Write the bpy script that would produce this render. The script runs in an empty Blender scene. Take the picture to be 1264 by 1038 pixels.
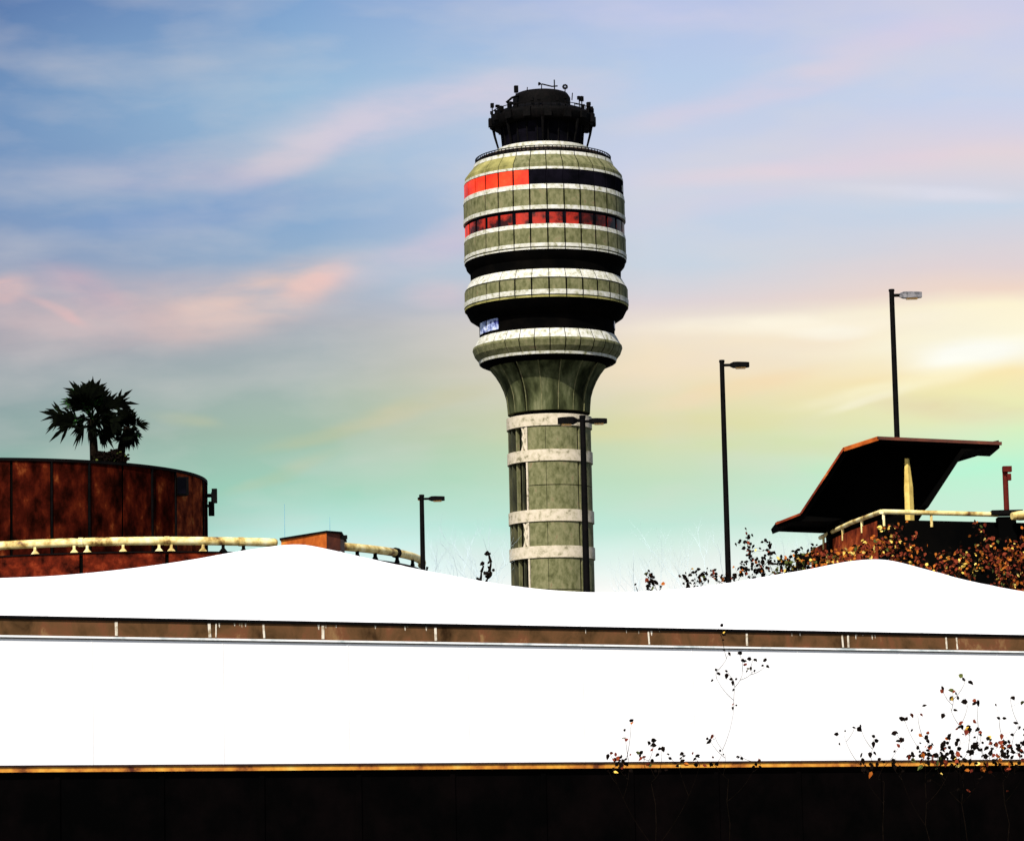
import bpy, bmesh, math, random
from mathutils import Vector, Matrix
random.seed(7)
C = bpy.data.collections.new('place'); bpy.context.scene.collection.children.link(C)
scene = bpy.context.scene
PI = math.pi
# ------------------------------------------------------------------ camera
FPX = 4000.0; CX, CY = 632.0, 519.0
pitch = math.atan((1050 - CY) / FPX); roll = 0.022
F = Vector((0, math.cos(pitch), math.sin(pitch)))
U0 = Vector((0, -math.sin(pitch), math.cos(pitch))); R0 = Vector((1, 0, 0))
UP = U0 * math.cos(roll) + R0 * math.sin(roll)
RT = R0 * math.cos(roll) - U0 * math.sin(roll)
EYE = Vector((0, 0, 1.7))
cam_d = bpy.data.cameras.new('camera'); cam = bpy.data.objects.new('camera', cam_d); C.objects.link(cam)
cam_d.sensor_width = 36; cam_d.lens = FPX / 1264 * 36; cam_d.clip_start = 0.5; cam_d.clip_end = 6000
m = Matrix((RT, UP, -F)).transposed().to_4x4(); m.translation = EYE
cam.matrix_world = m
scene.camera = cam

def ray(px, py): return F * FPX + RT * (px - CX) - UP * (py - CY)
def P(px, py, Y):
    d = ray(px, py); return EYE + d * (Y / d.y)
def AE(px, py):
    d = ray(px, py).normalized(); return math.atan2(d.x, d.y), math.asin(d.z)
def lin(c): return tuple(((v / 255) / 12.92 if v <= 10.3 else (((v / 255) + .055) / 1.055) ** 2.4) for v in c)

# ------------------------------------------------------------------ materials
def nmat(name):
    mt = bpy.data.materials.new(name); mt.use_nodes = True
    nt = mt.node_tree; b = nt.nodes['Principled BSDF']; return mt, nt, b
def ramp(nt, stops, interp='LINEAR'):
    r = nt.nodes.new('ShaderNodeValToRGB'); cr = r.color_ramp; cr.interpolation = interp
    while len(cr.elements) > 1: cr.elements.remove(cr.elements[0])
    cr.elements[0].position = stops[0][0]; cr.elements[0].color = (*stops[0][1], 1)
    for p, c in stops[1:]:
        e = cr.elements.new(p); e.color = (*c, 1)
    return r
def mat(name, stops, scale=1.0, rough=.7, spec=.3, metal=0, stretch=(1, 1, 1), detail=6, bump=0.0, bscale=8, distort=0.0, coord='Object'):
    mt, nt, b = nmat(name)
    tc = nt.nodes.new('ShaderNodeTexCoord'); mp = nt.nodes.new('ShaderNodeMapping')
    mp.inputs['Scale'].default_value = stretch
    nt.links.new(tc.outputs[coord], mp.inputs['Vector'])
    nz = nt.nodes.new('ShaderNodeTexNoise'); nz.inputs['Scale'].default_value = scale
    nz.inputs['Detail'].default_value = detail; nz.inputs['Roughness'].default_value = .62; nz.inputs['Distortion'].default_value = distort
    nt.links.new(mp.outputs[0], nz.inputs['Vector'])
    r = ramp(nt, stops); nt.links.new(nz.outputs['Fac'], r.inputs['Fac'])
    nt.links.new(r.outputs['Color'], b.inputs['Base Color'])
    b.inputs['Roughness'].default_value = rough; b.inputs['Specular IOR Level'].default_value = spec; b.inputs['Metallic'].default_value = metal
    if bump:
        n2 = nt.nodes.new('ShaderNodeTexNoise'); n2.inputs['Scale'].default_value = bscale; n2.inputs['Detail'].default_value = 5
        nt.links.new(mp.outputs[0], n2.inputs['Vector'])
        bp = nt.nodes.new('ShaderNodeBump'); bp.inputs['Strength'].default_value = bump; bp.inputs['Distance'].default_value = .05
        nt.links.new(n2.outputs['Fac'], bp.inputs['Height']); nt.links.new(bp.outputs[0], b.inputs['Normal'])
    return mt
concrete = mat('weathered_concrete', [(.30, (.05, .052, .014)), (.42, (.095, .096, .036)), (.52, (.135, .132, .058)), (.62, (.175, .165, .08)), (.72, (.15, .09, .045))], scale=1.7, detail=10, stretch=(1, 1, .6), rough=.85, bump=.5, bscale=1.2)
concrete_yellow = mat('yellow_concrete', [(.3, (.09, .085, .02)), (.5, (.22, .2, .06)), (.7, (.34, .3, .1))], scale=.6, rough=.85, bump=.4, bscale=1.2)  # yellow sunlight on the top ring's left side, put into the colour
concrete_dark = mat('dark_concrete', [(.3, (.008, .008, .004)), (.5, (.03, .032, .014)), (.72, (.085, .08, .035))], scale=.7, stretch=(1, 1, .3), rough=.9)  # darker concrete tone for the joint ring and bay fins
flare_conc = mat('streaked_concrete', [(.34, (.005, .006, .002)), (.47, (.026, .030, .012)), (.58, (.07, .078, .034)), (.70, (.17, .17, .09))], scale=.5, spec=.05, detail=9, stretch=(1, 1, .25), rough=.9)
pale_band = mat('pale_painted_concrete', [(.34, (.20, .20, .11)), (.43, (.40, .39, .30)), (.55, (.52, .51, .45)), (.7, (.58, .58, .55))], scale=1.9, detail=9, rough=.7, bump=.3)
tan_band = mat('tan_painted_concrete', [(.32, (.16, .14, .08)), (.43, (.42, .37, .26)), (.56, (.52, .45, .34)), (.7, (.56, .49, .38))], scale=1.5, detail=9, rough=.8, bump=.3)
black_glass = mat('black_glass', [(.4, (.002, .002, .003)), (.7, (.006, .005, .009))], scale=.4, rough=.8, spec=.0)
black_void = mat('shade_black_concrete', [(.4, (.001, .001, .001)), (.7, (.003, .0025, .002))], scale=.4, rough=.95, spec=.01)  # near-black colour stands in for shade in recesses, soffits and joints
red_reflect = mat('red_reflection_pane', [(.35, (.55, .02, .006)), (.6, (.95, .05, .012)), (.75, (.9, .09, .03))], scale=.35, rough=.4, spec=.2)  # sun reflected in the panes, painted as red base colour
dull_reflect = mat('dull_reflection_pane', [(.40, (.02, .002, .001)), (.52, (.28, .015, .006)), (.66, (.42, .022, .008))], scale=.5, rough=.4, spec=.2)  # dimmer steps of the painted reflection, for panes further right
dark_reflect = mat('dark_reflection_pane', [(.42, (.003, .001, .001)), (.55, (.05, .004, .002)), (.68, (.16, .009, .005))], scale=.8, rough=.4, spec=.2)
blue_glass = mat('blue_white_pane', [(.4, (.01, .01, .12)), (.5, (.3, .36, .62)), (.6, (.7, .74, .85))], scale=1.2, rough=.3, spec=.3)
black_metal = mat('black_metal', [(.4, (.0015, .0015, .0015)), (.7, (.004, .003, .003))], scale=3, rough=.75, spec=.04)
rust = mat('rusted_steel_panel', [(.32, (.003, .0006, .0005)), (.42, (.012, .002, .001)), (.52, (.034, .004, .002)), (.61, (.068, .009, .003)), (.74, (.24, .06, .015))], scale=1.5, spec=.0, rough=.95, bump=.3, bscale=3, detail=11, stretch=(1, 1, .6))
rust_lit = mat('orange_lit_rust', [(.30, (.03, .005, .003)), (.46, (.13, .022, .01)), (.58, (.28, .05, .015)), (.72, (.5, .19, .05))], scale=1.6, rough=.9, spec=.0, bump=.4, bscale=3, detail=11)  # rust with the orange of low sun put into its colour
rust_mid = mat('mottled_rusted_panel', [(.34, (.004, .001, .001)), (.44, (.04, .006, .003)), (.54, (.085, .010, .004)), (.64, (.17, .024, .008)), (.76, (.42, .13, .03))], scale=1.7, rough=.9, spec=.0, bump=.4, bscale=3, detail=11)
lit_orange = mat('orange_lit_render', [(.3, (.18, .03, .006)), (.55, (.42, .10, .018)), (.75, (.6, .22, .04))], scale=1.5, spec=.0, rough=.8)
shaded_brown = mat('shaded_brown_render', [(.3, (.02, .004, .002)), (.6, (.09, .02, .008)), (.75, (.16, .04, .015))], scale=1.5, rough=.8)
cream_pipe = mat('cream_painted_pipe', [(.33, (.12, .05, .01)), (.43, (.48, .34, .10)), (.55, (.78, .64, .28)), (.7, (.85, .78, .5))], scale=1.8, rough=.55, spec=.4, detail=8)
yellow_lit = mat('yellow_lit_column', [(.3, (.35, .22, .04)), (.6, (.7, .52, .14))], scale=2, rough=.7)  # column colour carries the yellow light falling on it
red_paint = mat('red_brown_paint', [(.3, (.035, .005, .004)), (.6, (.09, .012, .008))], scale=2, rough=.8, spec=.03)
fascia_m = mat('brown_weathered_fascia', [(.30, (.03, .015, .006)), (.42, (.085, .044, .018)), (.54, (.13, .062, .026)), (.62, (.16, .062, .028)), (.78, (.34, .22, .09))], scale=1.9, stretch=(1, 1, .7), spec=.03, rough=.9, detail=10, distort=.4)
streak_m = mat('pale_joint_sealant', [(.35, (.3, .22, .12)), (.55, (.75, .68, .55))], scale=6, rough=.8)
silver_m = mat('pale_metal_trim', [(.38, (.5, .56, .56)), (.5, (.85, .86, .84))], scale=1.5, rough=.5)
white_fabric = mat('white_membrane', [(.3, (.88, .87, .86)), (.7, (.91, .90, .895))], scale=.8, rough=.8, spec=.1)
white_panel = mat('white_wall_panel', [(.3, (.88, .87, .865)), (.7, (.91, .90, .90))], scale=.5, rough=.75, spec=.1)
seam_m = mat('off_white_seam', [(.3, (.76, .75, .73)), (.7, (.84, .83, .82))], scale=.5, rough=.8, spec=.1)
orange_lip = mat('orange_ledge', [(.32, (.10, .02, .004)), (.43, (.5, .17, .022)), (.58, (.75, .34, .04)), (.72, (.8, .5, .10))], scale=2.6, rough=.7, detail=9)  # mottled orange tone for the ledge front
dark_filler = mat('near_black_filler', [(.4, (.001, .001, .001)), (.7, (.003, .002, .002))], scale=1, rough=.95, spec=.0)
grey_head = mat('pale_grey_lamp_housing', [(.4, (.04, .04, .045)), (.6, (.2, .19, .2))], scale=5, rough=.5)
asphalt = mat('asphalt', [(.3, (.035, .035, .034)), (.7, (.065, .062, .06))], scale=1.5, rough=.95)
deck_m = mat('concrete_deck', [(.3, (.12, .12, .11)), (.7, (.2, .19, .17))], scale=.8, rough=.9)
bark = mat('dark_bark', [(.4, (.003, .002, .001)), (.7, (.01, .006, .004))], scale=9, rough=.95, spec=.02)
blue_bark = mat('blue_grey_bark', [(.4, (.45, .56, .6)), (.7, (.6, .7, .74))], scale=4, rough=.9)
frond_m = mat('dark_frond', [(.4, (.001, .0012, .001)), (.66, (.003, .004, .002)), (.74, (.012, .05, .01))], scale=3, rough=.9, spec=.0)
frond_g = mat('green_frond', [(.50, (.001, .004, .001)), (.62, (.01, .05, .008)), (.72, (.08, .28, .05))], scale=7, rough=.7, spec=.1)
leaf_black = mat('blackish_leaf', [(.4, (.002, .0015, .001)), (.7, (.008, .004, .003))], scale=9, rough=.9, spec=.02)
leaf_red = mat('rust_red_leaf', [(.4, (.10, .012, .006)), (.7, (.26, .05, .015))], scale=9, rough=.8, spec=.1)
leaf_orange = mat('orange_leaf', [(.4, (.30, .07, .008)), (.7, (.5, .16, .02))], scale=9, rough=.8, spec=.1)
leaf_yellow = mat('yellow_leaf', [(.4, (.7, .42, .05)), (.7, (.85, .68, .22))], scale=9, rough=.8, spec=.1)
leaf_green = mat('olive_leaf', [(.4, (.03, .045, .008)), (.7, (.12, .13, .03))], scale=9, rough=.8, spec=.1)
LEAVES = [leaf_black, leaf_red, leaf_orange, leaf_yellow, leaf_green]
def lens_mat():
    mt, nt, b = nmat('amber_lamp_lens'); b.inputs['Base Color'].default_value = (.8, .45, .12, 1); b.inputs['Roughness'].default_value = .3
    return mt
amber = lens_mat()

# ------------------------------------------------------------------ mesh helpers
class MB:
    def __init__(s): s.v = []; s.f = []; s.m = []
    def add(s, vs, fs, mi=0):
        o = len(s.v); s.v += [tuple(v) for v in vs]; s.f += [tuple(i + o for i in f) for f in fs]; s.m += [mi] * len(fs)
    def box(s, c, d, rz=0, mi=0, ax=None):
        c = Vector(c); M = ax if ax else Matrix.Rotation(rz, 3, 'Z')
        vs = [c + M @ Vector((x * d[0] / 2, y * d[1] / 2, z * d[2] / 2)) for x in (-1, 1) for y in (-1, 1) for z in (-1, 1)]
        s.add(vs, [(0, 1, 3, 2), (4, 6, 7, 5), (0, 4, 5, 1), (2, 3, 7, 6), (0, 2, 6, 4), (1, 5, 7, 3)], mi)
    def poly(s, pts, off, mi=0):                      # closed outline swept by a vector
        n = len(pts); off = Vector(off); a = [Vector(p) for p in pts]; b = [p + off for p in a]
        s.add(a + b, [tuple(range(n)), tuple(range(2 * n - 1, n - 1, -1))] + [(i, (i + 1) % n, n + (i + 1) % n, n + i) for i in range(n)], mi)
    def tube(s, pts, rad, n=8, mi=0, caps=True):
        pts = [Vector(p) for p in pts]; k = len(pts)
        if not hasattr(rad, '__len__'): rad = [rad] * k
        vs = []; fs = []
        t0 = (pts[1] - pts[0]).normalized(); ref = Vector((0, 0, 1)) if abs(t0.z) < .9 else Vector((1, 0, 0))
        for i in range(k):
            t = (pts[min(i + 1, k - 1)] - pts[max(i - 1, 0)]).normalized()
            a = t.cross(ref).normalized(); b = t.cross(a).normalized()
            for j in range(n):
                an = 2 * PI * j / n; vs.append(pts[i] + (a * math.cos(an) + b * math.sin(an)) * rad[i])
        for i in range(k - 1):
            for j in range(n): fs.append((i * n + j, i * n + (j + 1) % n, (i + 1) * n + (j + 1) % n, (i + 1) * n + j))
        if caps: fs += [tuple(range(n)), tuple(range((k - 1) * n, k * n))]
        s.add(vs, fs, mi)
    def arc(s, c, loop, a0=0, a1=2 * PI, k=60, mi=0):  # closed (r,z) loop swept round a vertical axis; angle 0 faces the camera
        full = abs(a1 - a0 - 2 * PI) < 1e-6; n = len(loop); rows = k if full else k + 1; vs = []; fs = []
        for i in range(rows):
            a = a0 + (a1 - a0) * i / k
            for r, z in loop: vs.append((c[0] + r * math.sin(a), c[1] - r * math.cos(a), z))
        for i in range(k):
            i2 = (i + 1) % rows
            for j in range(n): fs.append((i * n + j, i * n + (j + 1) % n, i2 * n + (j + 1) % n, i2 * n + j))
        if not full: fs += [tuple(range(n)), tuple(range(k * n, (k + 1) * n))]
        s.add(vs, fs, mi)
    def build(s, name, mats, parent=None, smooth=False, origin=None):
        me = bpy.data.meshes.new(name)
        o0 = Vector(origin) if origin is not None else (parent.matrix_world.translation.copy() if parent and False else Vector((0, 0, 0)))
        me.from_pydata([tuple(Vector(v) - o0) for v in s.v], [], s.f)
        for mt in (mats if isinstance(mats, (list, tuple)) else [mats]): me.materials.append(mt)
        me.polygons.foreach_set('material_index', s.m)
        bm = bmesh.new(); bm.from_mesh(me); bmesh.ops.recalc_face_normals(bm, faces=bm.faces); bm.to_mesh(me); bm.free()
        if smooth: me.polygons.foreach_set('use_smooth', [True] * len(me.polygons)); me.set_sharp_from_angle(angle=math.radians(38))
        o = bpy.data.objects.new(name, me); C.objects.link(o)
        if parent:
            o.parent = parent
            base = wpos(parent)
            o.location = o0 - base
        else: o.location = o0
        return o
def wpos(o):
    p = Vector(o.location)
    while o.parent: o = o.parent; p = p + Vector(o.location)
    return p
def tag(o, label=None, cat=None, group=None, kind=None):
    if label: o['label'] = label
    if cat: o['category'] = cat
    if group: o['group'] = group
    if kind: o['kind'] = kind
    return o
def thing(name, label, cat, loc, group=None):
    o = bpy.data.objects.new(name, None); C.objects.link(o); o.location = loc; o.empty_display_size = .3
    return tag(o, label, cat, group)
def rot_loop(r0, r1, z0, z1): return [(r0, z0), (r1, z0), (r1, z1), (r0, z1)]

# ------------------------------------------------------------------ setting: ground and parking deck
g = MB(); g.add([(-1500, -300, 0), (1500, -300, 0), (1500, 3500, 0), (-1500, 3500, 0)], [(0, 1, 2, 3)])
tag(g.build('ground', asphalt), kind='structure')
DZ = 7.4
g = MB(); g.box((0, 140, DZ / 2), (120, 96, DZ)); tag(g.build('raised_ground', deck_m), kind='structure')

# ------------------------------------------------------------------ white tent-roofed hall
YL, YR = 54.0, 65.2
A = P(0, 800, YL); B = P(1264, 800, YR); ud = Vector((B.x - A.x, B.y - A.y, 0)).normalized(); nd = Vector((ud.y, -ud.x, 0))   # nd towards camera
A = Vector((A.x, A.y, 0))
def W(px, py, off=0):          # pixel ray on the wall plane, offset towards the camera
    d = ray(px, py); t = ((A + nd * off) - EYE).dot(nd) / d.dot(nd); return EYE + d * t
def uof(p): return (Vector((p.x, p.y, 0)) - A).dot(ud)
def WL(u, z, off): q = A + ud * u + nd * off; return Vector((q.x, q.y, z))
zt = (W(0, 762.5).z + W(1264, 781).z) / 2
zl = (W(0, 942.5).z + W(1264, 939).z) / 2
print('band z', W(0, 762.5).z, W(1264, 781).z, 'lip', W(0, 942.5).z, W(1264, 939).z)
U0_, U1_ = -9.0, uof(B) + 9.0
pv = thing('tent_roofed_hall', 'long white hall with a two peaked tent roof and brown fascia band', 'building', WL((U0_ + U1_) / 2, 0, 0))
axw = Matrix((ud, -nd, Vector((0, 0, 1)))).transposed()
def strip(name, mt, z0, z1, o0, o1, u0=U0_, u1=U1_, parent=pv):
    b = MB(); b.box(WL((u0 + u1) / 2, (z0 + z1) / 2, (o0 + o1) / 2), (u1 - u0, abs(o1 - o0), z1 - z0), ax=axw); return b.build(name, mt, parent)
# roof silhouette
SIL = [(-420, 700), (-380, 693), (-350, 691), (-320, 693), (-280, 700), (-200, 712), (-100, 718), (-50, 716), (0, 713.5), (60, 711), (120, 706), (180, 699), (240, 690), (290, 681), (330, 675), (350, 672.7), (365, 672), (380, 673), (410, 679), (450, 688), (500, 699), (550, 709), (600, 718), (640, 724), (690, 729), (740, 731), (800, 729.5), (850, 725.5), (900, 719), (950, 710.5), (1000, 702), (1040, 694), (1065, 691), (1085, 690.5), (1105, 693), (1140, 702), (1180, 713), (1220, 722), (1264, 730), (1330, 738), (1420, 744), (1500, 744), (1600, 738), (1700, 728), (1800, 712)]
RO = -4.5
ridge = [(uof(W(x, y, RO)), W(x, y, RO).z) for x, y in SIL]
def rz(u):
    if u <= ridge[0][0]: return ridge[0][1]
    for i in range(len(ridge) - 1):
        if ridge[i][0] <= u <= ridge[i + 1][0]:
            p0, p1 = ridge[i], ridge[i + 1]; t = (u - p0[0]) / (p1[0] - p0[0])
            m0 = (p1[1] - ridge[max(i - 1, 0)][1]) / (p1[0] - ridge[max(i - 1, 0)][0])
            j = min(i + 2, len(ridge) - 1); m1 = (ridge[j][1] - p0[1]) / (ridge[j][0] - p0[0]); h = p1[0] - p0[0]
            return (2*t**3-3*t**2+1)*p0[1] + (t**3-2*t*t+t)*h*m0 + (-2*t**3+3*t*t)*p1[1] + (t**3-t*t)*h*m1
    return ridge[-1][1]
def roof_h(u, v):              # v 0 front edge .. 1 ridge .. 2 back edge
    w = v if v <= 1 else 2 - v
    s = .62 * w + .38 * w * w * (3 - 2 * w) 
    return (zt + .004) * (1 - s) + rz(u) * s
b = MB(); NU, NV = 300, 28; vs = []; th = .03
for i in range(NU + 1):
    u = U0_ + (U1_ - U0_) * i / NU
    for j in range(NV + 1):
        v = 2 * j / NV; vs.append(WL(u, roof_h(u, v), RO * v + .02))
n1 = len(vs); vs2 = [p - Vector((0, 0, th)) for p in vs]
fs = []
for i in range(NU):
    for j in range(NV):
        a = i * (NV + 1) + j; q = (a, a + 1, a + NV + 2, a + NV + 1); fs.append(q); fs.append(tuple(x + n1 for x in reversed(q)))
for i in range(NU):
    for j in (0, NV):
        a = i * (NV + 1) + j; c = a + NV + 1; fs.append((a, c, c + n1, a + n1))
for j in range(NV):
    for i in (0, NU):
        a = i * (NV + 1) + j; fs.append((a, a + 1, a + 1 + n1, a + n1))
b.add(vs + vs2, fs); roof = b.build('roof', white_fabric, pv, smooth=True)
b = MB()                       # welded seams of the membrane
u = U0_ + .6
while u < U1_ - .2:
    pts = [WL(u, roof_h(u, v / 12) + .006, RO * v / 12 + .02) for v in range(0, 13)]
    for p, q in zip(pts[:-1], pts[1:]):
        b.add([p - ud * .012, p + ud * .012, q + ud * .012, q - ud * .012], [(0, 1, 2, 3)])
    b.build('seam', seam_m, roof); b = MB()
    u += 1.32
cap = strip('black_edge_cap', black_metal, zt - .052, zt, -.3, .045)
z1 = zt - .052; fh = .275
strip('fascia', fascia_m, z1 - fh, z1, -.2, .018)
# sealed joints of the fascia at the photo's irregular spacing
fo = [o for o in pv.children if o.name.startswith('fascia')][0]
for x, wd in ((143, .05), (258, .05), (266, .02), (325, .035), (398, .05), (537, .045), (800, .03), (921, .04), (1039, .035), (1046, .04), (1167, .035), (1180, .03), (-120, .05), (1310, .05)):
    uu = uof(W(x, 785)); zz = z1 - fh / 2; b = MB()
    b.box(WL(uu, zz, .022), (wd, .008, fh * .86), ax=axw @ Matrix.Rotation(random.uniform(-.08, .08), 3, 'Y'))
    b.build('joint', streak_m, fo)
b = MB()
for k in range(26):            # ragged lime run-off below the cap: irregular drips
    uu = uof(W(random.choice([random.uniform(262, 330), random.uniform(400, 560), random.uniform(740, 830), random.uniform(1040, 1080), random.uniform(0, 1264)]), 780)); l = random.uniform(.02, .10)
    w_ = random.uniform(.012, .05)
    b.add([WL(uu, z1 - .004, .0215), WL(uu + w_, z1 - .004, .0215), WL(uu + w_ * .7, z1 - l, .0215), WL(uu + w_ * .3, z1 - l * .8, .0215)], [(0, 1, 2, 3)]); b.build('lime_run', streak_m, fo); b = MB()
z2 = z1 - fh
strip('bottom_trim', silver_m, z2 - .034, z2, -.15, .026)
strip('black_drip_edge', black_metal, z2 - .048, z2 - .034, -.15, .03)
z3 = z2 - .048
wall = strip('wall', white_panel, zl, z3, -.35, -.0)
b = MB(); u = U0_ + .9
while u < U1_:
    b.box(WL(u, (zl + z3) / 2, .002), (.014, .006, z3 - zl), ax=axw); u += 2.44; b.build('panel_joint', seam_m, wall); b = MB()
strip('ledge_top', mat('dark_brown_edge', [(.4, (.012, .004, .002)), (.7, (.04, .012, .006))], scale=2), zl - .03, zl, -.1, .12)
strip('ledge', orange_lip, zl - .115, zl - .03, -.1, .10)
strip('filler_wall', dark_filler, 0, zl - .115, -.3, .02)  # added wall, a near-black filler for the strip below the ledge
b = MB(); u = U0_ + .5
while u < U1_:
    b.box(WL(u, (zl - .2) / 2, .035), (.09, .03, zl - .2), ax=axw); u += 1.9; b.build('filler_wall_rib', dark_filler, pv); b = MB()
b = MB()                       # side and rear walls under the roof
for u in (U0_ + .1, U1_ - .1): b.box(WL(u, zt / 2 - .1, -4.7), (.2, 8.6, zt - .1), ax=axw)
b.box(WL((U0_ + U1_) / 2, zt / 2 - .1, -8.95), (U1_ - U0_ - .4, .2, zt - .1), ax=axw)
b.build('rear_wall', white_panel, pv)

# ------------------------------------------------------------------ control tower
D = 396.0; S = D / FPX
ax0 = P(683, 728, D); tcx, tcy = ax0.x, D
ax1 = P(671, 240, D); print('tower axis', ax0.x, ax1.x); tcx = (ax0.x + ax1.x) / 2
tc = (tcx, tcy)
def axpx(y): return 683 + (671 - 683) * (728 - y) / 488
def zf(y, rp):                 # height of the ring point that faces the camera at picture row y
    return P(axpx(y), y, D - rp * S).z
def zs(y): return P(axpx(y), y, D).z
tw = thing('control_tower', 'tall concrete airport control tower with ringed drum, painted red window reflections and flared shaft', 'control tower', (tcx, tcy, 0))
NP = 30; STEP = 2 * PI / NP; PH0 = math.radians(1.5)
def panels(name, mt, outer, rin, gap=.012, group=None, parent=tw, k=3, choose=None, mats=None):
    b = MB(); lp = [(rin, outer[-1][1]), (rin, outer[0][1])] + outer; n = len(lp); an = []   # one continuous ring, grooved at every panel joint
    for i in range(NP):
        a = PH0 + i * STEP; an += [(a - gap / 2 + .0004, .12, i), (a + gap / 2 - .0004, .12, i), (a + gap / 2, 0, i)] + [(a + gap / 2 + (STEP - gap) * j / k, 0, i) for j in range(1, k + 1)]
    vs = [(tc[0] + (r - (dp if r > rin + .01 else 0)) * math.sin(a), tc[1] - (r - (dp if r > rin + .01 else 0)) * math.cos(a), z) for a, dp, i in an for r, z in lp]; K = len(an)
    for i in range(K):
        i2 = (i + 1) % K
        for j in range(n):
            b.f.append((i * n + j, i * n + (j + 1) % n, i2 * n + (j + 1) % n, i2 * n + j)); b.m.append(len(mats) if mats and an[i][1] > 0 else 1 if an[i][1] > 0 and not mats else choose(an[i][2]) if choose else 0)
    b.v = vs
    return b.build(name, (mats or [mt]) + [black_void], parent)
def ring(name, mt, r0, r1, z0, z1, parent=tw, k=120, smooth=True):
    b = MB(); b.arc(tc, rot_loop(r0 * S, r1 * S, z0, z1), k=k); return b.build(name, mt, parent, smooth=smooth)
def core(name, mt, prof, parent=tw):   # closed solid of revolution from outer (rpx,z) points
    b = MB(); b.arc(tc, [(.05, prof[0][1])] + [(r * S, z) for r, z in prof] + [(.05, prof[-1][1])], k=96); return b.build(name, mt, parent, smooth=True)
# inner core of the drum (dark) joins everything
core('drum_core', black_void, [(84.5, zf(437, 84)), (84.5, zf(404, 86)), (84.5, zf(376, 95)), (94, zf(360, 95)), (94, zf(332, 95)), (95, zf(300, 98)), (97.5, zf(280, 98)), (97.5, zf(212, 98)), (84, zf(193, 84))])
def band(y0, y1, r0, r1=None, mt=concrete, nm='concrete_band', gap=.018):
    r1 = r1 or r0; z_top = zf(y0, r0); z_bot = zf(y1, r1)
    return panels(nm, mt, [(r1 * S, z_bot), (r0 * S, z_top)], min(r0, r1) * S - .9, gap)
def pale(y0, y1, r0, r1=None, nm='pale_ledge', mt=pale_band, gap=.011):
    """ledge: top radius r0, bottom radius r1"""
    r1 = r1 or r0; return panels(nm, mt, [(r1 * S, zf(y1, r1)), (r0 * S, zf(y0, r0))], min(r0, r1) * S - 1.0, gap)
# top chamfered ring with sunlit yellow painted on its left
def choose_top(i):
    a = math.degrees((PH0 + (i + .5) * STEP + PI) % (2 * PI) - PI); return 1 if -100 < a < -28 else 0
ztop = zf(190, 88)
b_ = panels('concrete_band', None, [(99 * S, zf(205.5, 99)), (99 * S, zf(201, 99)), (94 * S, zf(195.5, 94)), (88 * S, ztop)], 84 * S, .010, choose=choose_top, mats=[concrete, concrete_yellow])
tag(b_, 'chamfered top ring, left side painted yellow as if sunlit')
pale(186, 190.3, 87.5, 88.6)
pale(205.3, 208.2, 100, 100.2)
# window bands
def windows(y0, y1, r, kind):
    z1_, z0_ = zf(y0, r), zf(y1, r)
    wb = ring('window_band', black_glass, r - 3, r - 1.2, z0_, z1_)
    tag(wb, 'upper window band, red reflection painted on the left panes only' if kind == 1 else 'lower window band, painted red reflection fading to black on the right')
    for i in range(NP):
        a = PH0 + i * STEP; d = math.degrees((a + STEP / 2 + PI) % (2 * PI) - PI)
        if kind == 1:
            mt = red_reflect if -112 < d < -10 else black_glass
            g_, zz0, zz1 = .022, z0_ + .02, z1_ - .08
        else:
            mt = red_reflect if -120 < d < -66 else dull_reflect if d < 20 and d > -120 else dark_reflect
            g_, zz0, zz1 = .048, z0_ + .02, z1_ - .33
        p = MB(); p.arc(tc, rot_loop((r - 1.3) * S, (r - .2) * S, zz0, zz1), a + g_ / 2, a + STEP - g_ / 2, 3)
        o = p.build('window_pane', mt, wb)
        if kind == 1 and 68 < d < 80:
            q = MB(); q.arc(tc, rot_loop((r - 1) * S, (r - .05) * S, z0_ + .45, z0_ + 1.25), a + STEP * .32, a + STEP * .62, 2)  # pale patch standing in for a reflection on one pane
            q.build('pane_reflection', pale_band, o)
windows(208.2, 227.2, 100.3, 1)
pale(226.8, 232.6, 100.8, 101.6)
band(232.8, 253.3, 101.2)
pale(252.8, 257.6, 101.9)
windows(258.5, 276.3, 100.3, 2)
pale(275.8, 281, 100.8, 101.6)
band(281.2, 300, 101.4)
pale(299.5, 303.8, 102.0)
band(303.9, 305.6, 100.8); pale(305.4, 307.2, 101.6)
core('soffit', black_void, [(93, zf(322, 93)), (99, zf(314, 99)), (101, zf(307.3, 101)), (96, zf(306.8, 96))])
# second drum ring
pale(331.5, 341.5, 95, 101.4, 'pale_sill', gap=.008)
band(341.4, 343.6, 101.0, nm='dark_joint', mt=concrete_dark)
band(343.4, 357, 102.2, gap=.02)
pale(356.7, 362.6, 102.9, gap=.014)
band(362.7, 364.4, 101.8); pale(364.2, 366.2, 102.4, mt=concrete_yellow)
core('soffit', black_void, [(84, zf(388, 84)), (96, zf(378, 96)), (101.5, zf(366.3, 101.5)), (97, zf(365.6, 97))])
bp = MB(); a0 = math.radians(-78)
for k_ in range(2): bp.arc(tc, rot_loop(84.6 * S, 85.4 * S, zf(402, 85) + .1, zf(402, 85) + 2.6), a0 + k_ * .3, a0 + .27 + k_ * .3, 3)
tag(bp.build('window_pane', blue_glass, tw), 'pale blue panes in the lowest recess, left side')
bp = MB(); bp.arc(tc, rot_loop(84.6 * S, 85.4 * S, zf(402, 85) + .6, zf(402, 85) + 2.8), math.radians(80), math.radians(95), 3)
tag(bp.build('window_pane', blue_glass, tw), 'pale blue pane in the lowest recess, right side')
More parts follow.
